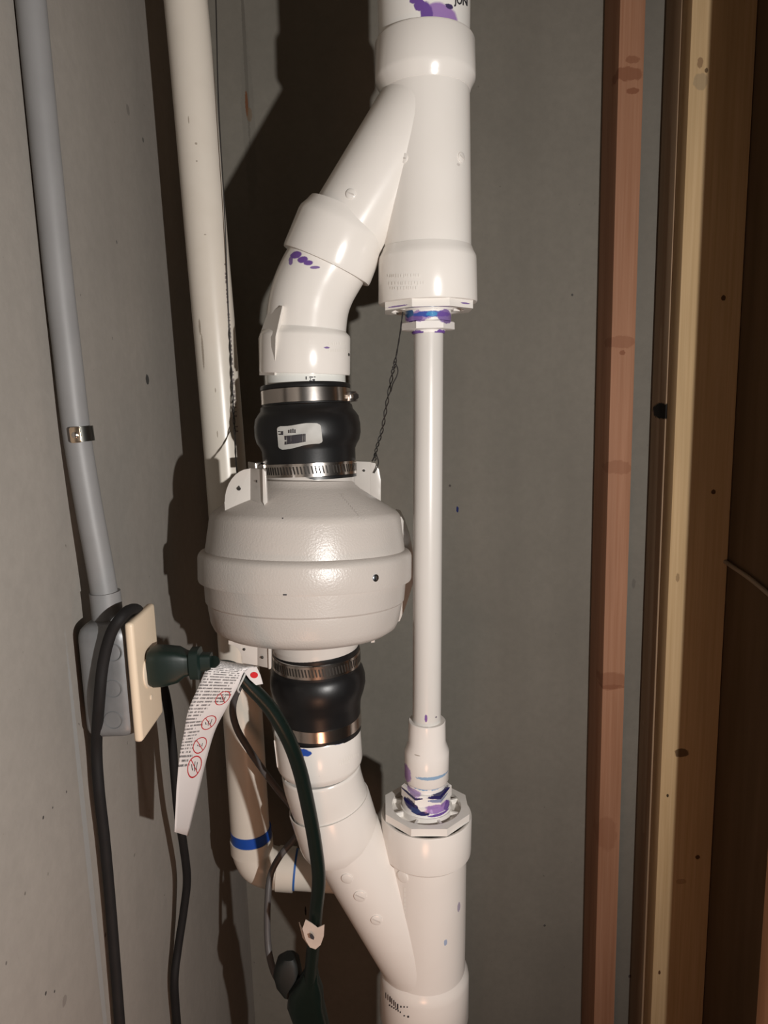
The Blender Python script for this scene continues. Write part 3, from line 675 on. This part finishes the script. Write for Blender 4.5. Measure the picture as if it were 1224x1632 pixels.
ex = thing('extension_cord', 'thick dark green extension cord plugged into the outlet and looping down in front', 'cord')
py0 = 1.468; yc = .7175
def loft(name, secs, mat, parent, n=24, axis='x'):
    """rounded-rectangle sections (x, half y, half z, y0, z0) lofted along x"""
    V = []; F_ = []
    for (x, hy, hz, y0, z0) in secs:
        for k in range(n):
            a = 2*math.pi*k/n; c, s_ = math.cos(a), math.sin(a)
            V.append(Vector((x, y0+hy*math.copysign(abs(c)**.5, c), z0+hz*math.copysign(abs(s_)**.5, s_))))
    m_ = len(secs)
    for i in range(m_-1): F_ += [(i*n+k, i*n+(k+1) % n, (i+1)*n+(k+1) % n, (i+1)*n+k) for k in range(n)]
    F_ += [tuple(range(n))[::-1], tuple(range((m_-1)*n, m_*n))]
    return pyd(name, V, F_, mat, parent)
zc = U(250, 1070, .7).z; zc = 1.473
GRN2 = mat_plain('green_plug', (.003, .012, .0095), .45, 0, 40, .2, .03)
loft('plug', [(-.2515, .014, .019, yc, zc), (-.247, .0165, .021, yc, zc), (-.236, .0165, .0205, yc, zc), (-.222, .015, .018, yc, zc+.001), (-.214, .0115, .013, yc, zc+.002), (-.210, .0105, .012, yc, zc+.002), (-.208, .0125, .016, yc, zc+.002), (-.199, .0125, .0165, yc, zc+.002), (-.197, .0085, .010, yc, zc+.003), (-.187, .0075, .0085, yc, zc+.004)], GRN2, ex)
gP = [Vector((-.185, yc, zc+.003)), U(345, 1061, .728), U(372, 1066, .735), U(398, 1093, .742), U(430, 1128, .755), U(458, 1175, .77), U(477, 1225, .79), U(491, 1285, .81), U(502, 1345, .825), U(508, 1400, .835), U(504, 1450, .845), U(500, 1500, .86), U(495, 1550, .875), U(492, 1580, .88)]
tube('cord', gP, lambda t: .0066+.0024*min(1, t*2.2), GRN, ex, 20, 8)
# the socket block on its lower end
def loftp(name, secs, mat, parent, n=24):
    V = []; F_ = []
    for (P, rx, ry) in secs:
        for k in range(n):
            a = 2*math.pi*k/n; c, s_ = math.cos(a), math.sin(a)
            V.append(P+Vector((rx*math.copysign(abs(c)**.6, c), ry*math.copysign(abs(s_)**.6, s_), 0)))
    m_ = len(secs)
    for i in range(m_-1): F_ += [(i*n+k, i*n+(k+1) % n, (i+1)*n+(k+1) % n, (i+1)*n+k) for k in range(n)]
    F_ += [tuple(range(n))[::-1], tuple(range((m_-1)*n, m_*n))]
    return pyd(name, V, F_, mat, parent)
loftp('socket_block', [(U(496, 1545, .88), .009, .009), (U(493, 1560, .882), .014, .012), (U(488, 1578, .885), .024, .016), (U(487, 1598, .888), .026, .018), (U(497, 1632, .89), .024, .018), (U(507, 1690, .89), .024, .018), (U(512, 1720, .89), .018, .014)], GRN, ex)
# clear wrap label folded round the cord
WRAP = mat_plain('wrap_label', (.62, .52, .45), .25)
wq = [(482, 1480), (487, 1466), (497, 1472), (506, 1479), (517, 1474), (516, 1492), (511, 1506), (503, 1513), (494, 1510), (487, 1498)]
wl = prism('wrap_label', [U(px, py, .846-.010-(.006 if px > 495 else 0)) for px, py in wq], Vector((0, .0012, 0)), WRAP, ex)
prism('wrap_flap', [U(px, py, Y) for px, py, Y in ((476, 1470, .862), (480, 1480, .855), (490, 1500, .842), (500, 1512, .836), (492, 1508, .838), (482, 1494, .85))], Vector((.0008, .0012, 0)), WRAP, ex)
prism('wrap_mark', [U(px, py, .828) for px, py in ((493, 1490), (497, 1488), (501, 1494), (500, 1498), (495, 1496))], Vector((0, .0004, 0)), INK, ex)

gc = thing('fan_cord', 'thin dark grey power cord curling from the fan past the corner pipe', 'cord')
qP = [U(398, 1060, .905), U(384, 1088, .93), U(374, 1112, .945), U(371, 1135, .955), U(378, 1162, .965), U(394, 1190, .975), U(414, 1220, .985), U(440, 1255, 1.0), U(468, 1290, 1.008), U(480, 1316, 1.01), U(468, 1338, 1.004), U(448, 1362, .998), U(432, 1392, .99), U(427, 1430, .975), U(426, 1480, .96), U(429, 1520, .945), U(438, 1552, .925), U(450, 1568, .915)]
tube('cord', qP, .0050, GRY, gc, 16, 8)
loftp('plug', [(U(461, 1523, .905), .008, .010), (U(459, 1530, .905), .016, .014), (U(458, 1548, .903), .020, .016), (U(462, 1566, .90), .019, .016), (U(468, 1580, .897), .015, .014)], mat_plain('black_plug', (.004, .006, .005), .6), gc)

# ------------------------------------------------------------------ warning tag over the green cord
Lf = [(352, 1052), (341, 1054), (329, 1066), (316, 1095), (300, 1132), (293, 1169), (286, 1205), (281, 1261), (278, 1326)]
Rf = [(412, 1063), (401, 1064), (389, 1071), (378, 1096), (360, 1130), (343, 1163), (331, 1202), (318, 1255), (299.4, 1332)]
YL = [.735, .722, .714, .711, .713, .718, .724, .731, .738]
YR = [.742, .722, .716, .716, .724, .738, .752, .766, .780]
CL = catmull([U(a[0], a[1], y) for a, y in zip(Lf, YL)], 6); CR = catmull([U(a[0], a[1], y) for a, y in zip(Rf, YR)], 6)
nr = len(CL); nc = 8
def S(u, v, off=0.0):
    t = max(0, min(.99999, v))*(nr-1); i = int(t); f_ = t-i
    A = CL[i].lerp(CL[i+1], f_); B = CR[i].lerp(CR[i+1], f_); P = A.lerp(B, u)
    n = (B-A).cross(CL[i+1]-CL[i]).normalized()
    if n.y > 0: n = -n
    return P+n*off
PAPER, nt, b = new_mat('tag_paper')
uvn = N(nt, 'ShaderNodeUVMap'); sep = N(nt, 'ShaderNodeSeparateXYZ'); nt.links.new(uvn.outputs[0], sep.inputs[0])
def math_(op, a, b_=None, c=None):
    n = N(nt, 'ShaderNodeMath', operation=op)
    for i, v in enumerate((a, b_, c)):
        if v is None: continue
        if isinstance(v, (int, float)): n.inputs[i].default_value = v
        else: nt.links.new(v, n.inputs[i])
    return n.outputs[0]
u_, v_ = sep.outputs[0], sep.outputs[1]
line = math_('MULTIPLY', v_, 54); li = math_('FLOOR', line); lf = math_('FRACT', line)
cmb = N(nt, 'ShaderNodeCombineXYZ'); nt.links.new(math_('MULTIPLY', u_, 22), cmb.inputs[0]); nt.links.new(math_('MULTIPLY', li, 3.7), cmb.inputs[1])
wd = noise(nt, cmb.outputs[0], 1.0, 2)
word = math_('GREATER_THAN', wd, .44)
cm2 = N(nt, 'ShaderNodeCombineXYZ'); nt.links.new(math_('MULTIPLY', u_, 120), cm2.inputs[0]); nt.links.new(math_('MULTIPLY', v_, 200), cm2.inputs[1])
let = math_('GREATER_THAN', noise(nt, cm2.outputs[0], 1.0, 1), .40)
cm3 = N(nt, 'ShaderNodeCombineXYZ'); nt.links.new(math_('MULTIPLY', li, 5.3), cm3.inputs[1])
lenn = noise(nt, cm3.outputs[0], 1.0, 0)
# lines run nearly full width above, and stop short beside the pictograms further down
lim_hi = math_('MULTIPLY_ADD', lenn, .5, .62)
lim_lo = math_('MULTIPLY_ADD', lenn, .55, .18)
isl = math_('GREATER_THAN', v_, .46)
lim = math_('ADD', math_('MULTIPLY', lim_hi, math_('SUBTRACT', 1.0, isl)), math_('MULTIPLY', lim_lo, isl))
inl = math_('MULTIPLY', math_('LESS_THAN', u_, lim), math_('MULTIPLY', math_('LESS_THAN', v_, .80), math_('GREATER_THAN', v_, .10)))
rowm = math_('MULTIPLY', math_('GREATER_THAN', lf, .30), math_('LESS_THAN', lf, .80))
fac = math_('MULTIPLY', math_('MULTIPLY', rowm, word), math_('MULTIPLY', inl, let))
nt.links.new(mixc(nt, math_('MULTIPLY', fac, .85), rgb((.62, .59, .58)), rgb((.03, .03, .035))), b.inputs['Base Color']); b.inputs['Roughness'].default_value = .5
tg = thing('warning_tag', 'long white warning tag with red prohibition signs hanging from the green cord', 'tag')
V = []; F_ = []; UV = []
for i in range(nr):
    for j in range(nc+1): V.append(S(j/nc, i/(nr-1))); UV.append((j/nc, i/(nr-1)))
for i in range(nr-1):
    for j in range(nc): k = i*(nc+1)+j; F_.append((k, k+1, k+nc+2, k+nc+1))
me = bpy.data.meshes.new('tag_strip'); me.from_pydata([tuple(v) for v in V], [], F_); uvl = me.uv_layers.new(name='UVMap')
for lp in me.loops: uvl.data[lp.index].uv = UV[lp.vertex_index]
to = link('tag_strip', me, PAPER, tg); sm = to.modifiers.new('thickness', 'SOLIDIFY'); sm.thickness = .0004
RED = mat_plain('red_print', (.42, .015, .02), .5, 0, 40, .05, 0)
TXT = mat_plain('tag_print', (.03, .03, .035), .6, 0, 40, .05, 0)
def strip(name, pts, w_u, w_v, mat, parent, off=.0007, closed=False):
    V = []; F_ = []; n = len(pts)
    for i, (u, v) in enumerate(pts):
        a = pts[(i-1) % n] if closed else pts[max(0, i-1)]; c = pts[(i+1) % n] if closed else pts[min(n-1, i+1)]
        du, dv = (c[0]-a[0])/w_u, (c[1]-a[1])/w_v; l = math.hypot(du, dv) or 1
        nu_, nv_ = -dv/l*w_u, du/l*w_v
        V += [S(u-nu_, v-nv_, off), S(u+nu_, v+nv_, off)]
    for i in range(n if closed else n-1): j = (i+1) % n; F_.append((2*i, 2*i+1, 2*j+1, 2*j))
    return pyd(name, V, F_, mat, parent, False)
for q, (u0, v0, ru, rv) in enumerate(((.76, .435, .165, .038), (.68, .575, .20, .040), (.62, .70, .22, .041), (.59, .795, .25, .041))):
    h = strip('pictogram', [(u0+ru*math.cos(2*math.pi*k/24), v0+rv*math.sin(2*math.pi*k/24)) for k in range(24)], ru*.06, rv*.06, RED, tg, .0007, True)
    strip('pictogram_slash', [(u0-ru*.68, v0-rv*.68), (u0+ru*.68, v0+rv*.68)], ru*.05, rv*.05, RED, h)
    rng = random.Random(q)
    for k in range(3):
        strip('pictogram_figure', [(u0+ru*(-.5+.4*k)+ru*.1*rng.random(), v0+rv*rng.uniform(-.5, 0)), (u0+ru*(-.35+.35*k), v0+rv*rng.uniform(0, .3)), (u0+ru*(-.2+.33*k), v0+rv*rng.uniform(.1, .55))], ru*.05, rv*.05, TXT, h, .0006)
fl = [(389, 1071), (398, 1064), (409, 1063), (415, 1076), (419, 1090), (408, 1092), (398, 1083)]
fo = prism('tag_flap', [U(px, py, .726) for px, py in fl], Vector((0, .0006, 0)), mat_plain('flap_paper', (.64, .61, .60), .5), tg)
prism('red_dot', [U(405+6.2*math.cos(a), 1076+5*math.sin(a), .7255) for a in [2*math.pi*k/20 for k in range(20)]], Vector((0, .0002, 0)), mat_plain('red_dot_print', (.55, .012, .02), .5, 0, 40, .05, 0), fo)
CLEAR = mat_plain('clear_band', (.55, .55, .53), .2)
tube('tie_band', [U(391, 1073, .728), U(386, 1084, .725), U(379, 1098, .727), U(381, 1103, .735)], .0012, CLEAR, tg, 8, 4)

# ------------------------------------------------------------------ hanger wires
WIRE = mat_plain('dark_wire', (.035, .032, .03), .45, .5)
hw = thing('hanger_wire', 'thin twisted dark wire along the cream corner pipe, hooked to the fan bracket', 'wire')
wy_ = .945-.064
def Yw(t): return 1.085*(1-t)+wy_*t
main_pts = [(341, -60), (344, 0), (347, 130), (351, 220), (357, 320), (361, 420), (365, 520)]
pts = [U(px, py, 1.046) for px, py in main_pts]
tube('strand', pts, .0009, WIRE, hw, 8, 6)
tw = [(365, 520), (368, 580), (371, 640), (374, 690), (376, 735), (381, 779)]
T = catmull([U(px, py, Y) for (px, py), Y in zip(tw, (1.046, 1.043, 1.036, 1.015, .95, wy_-.004))], 8)
for ph in (0, math.pi):
    Q = [p+Vector((.0011*math.sin(i*1.15+ph)*(1 if i < 26 else .3), -.0012*math.cos(i*1.15+ph), 0)) for i, p in enumerate(T)]
    tube('strand', Q, .0008, WIRE, hw, 8, 3)
disc_on('knot', U(381, 779, wy_+.001), Vector((0, -1, 0)), .0022, .002, WIRE, hw, 10)
hr = thing('hanger_wire', 'thin twisted dark wire from the upper bushing down to the right fan bracket', 'wire')
T = catmull([U(642, 497, .93), U(637, 535, .935), U(629, 580, .94), U(626, 592, .945), U(617, 640, .955), U(609, 685, .97), U(600, 715, .98), U(597, 735, .985)], 6)
for ph in (0, math.pi):
    Q = [p+Vector(((.0018 if i > 10 else .0003)*math.sin(i*1.5+ph), -.001*math.cos(i*1.5+ph), 0)) for i, p in enumerate(T)]
    tube('strand', Q, .0008, WIRE, hr, 8, 3)
tube('loop', [U(629, 576, .938), U(634, 588, .938), U(633, 598, .938), U(626, 612, .94), U(623, 624, .945)], .0008, WIRE, hr, 8, 5)
tube('hook', [U(599, 722, .98), U(603, 735, .983), U(601, 745, .985), U(596, 754, .986)], .0008, WIRE, hr, 8, 4)
tube('hook', [U(599, 722, .98), U(595, 731, .983), U(593, 735, .986)], .0008, WIRE, hr, 8, 4)
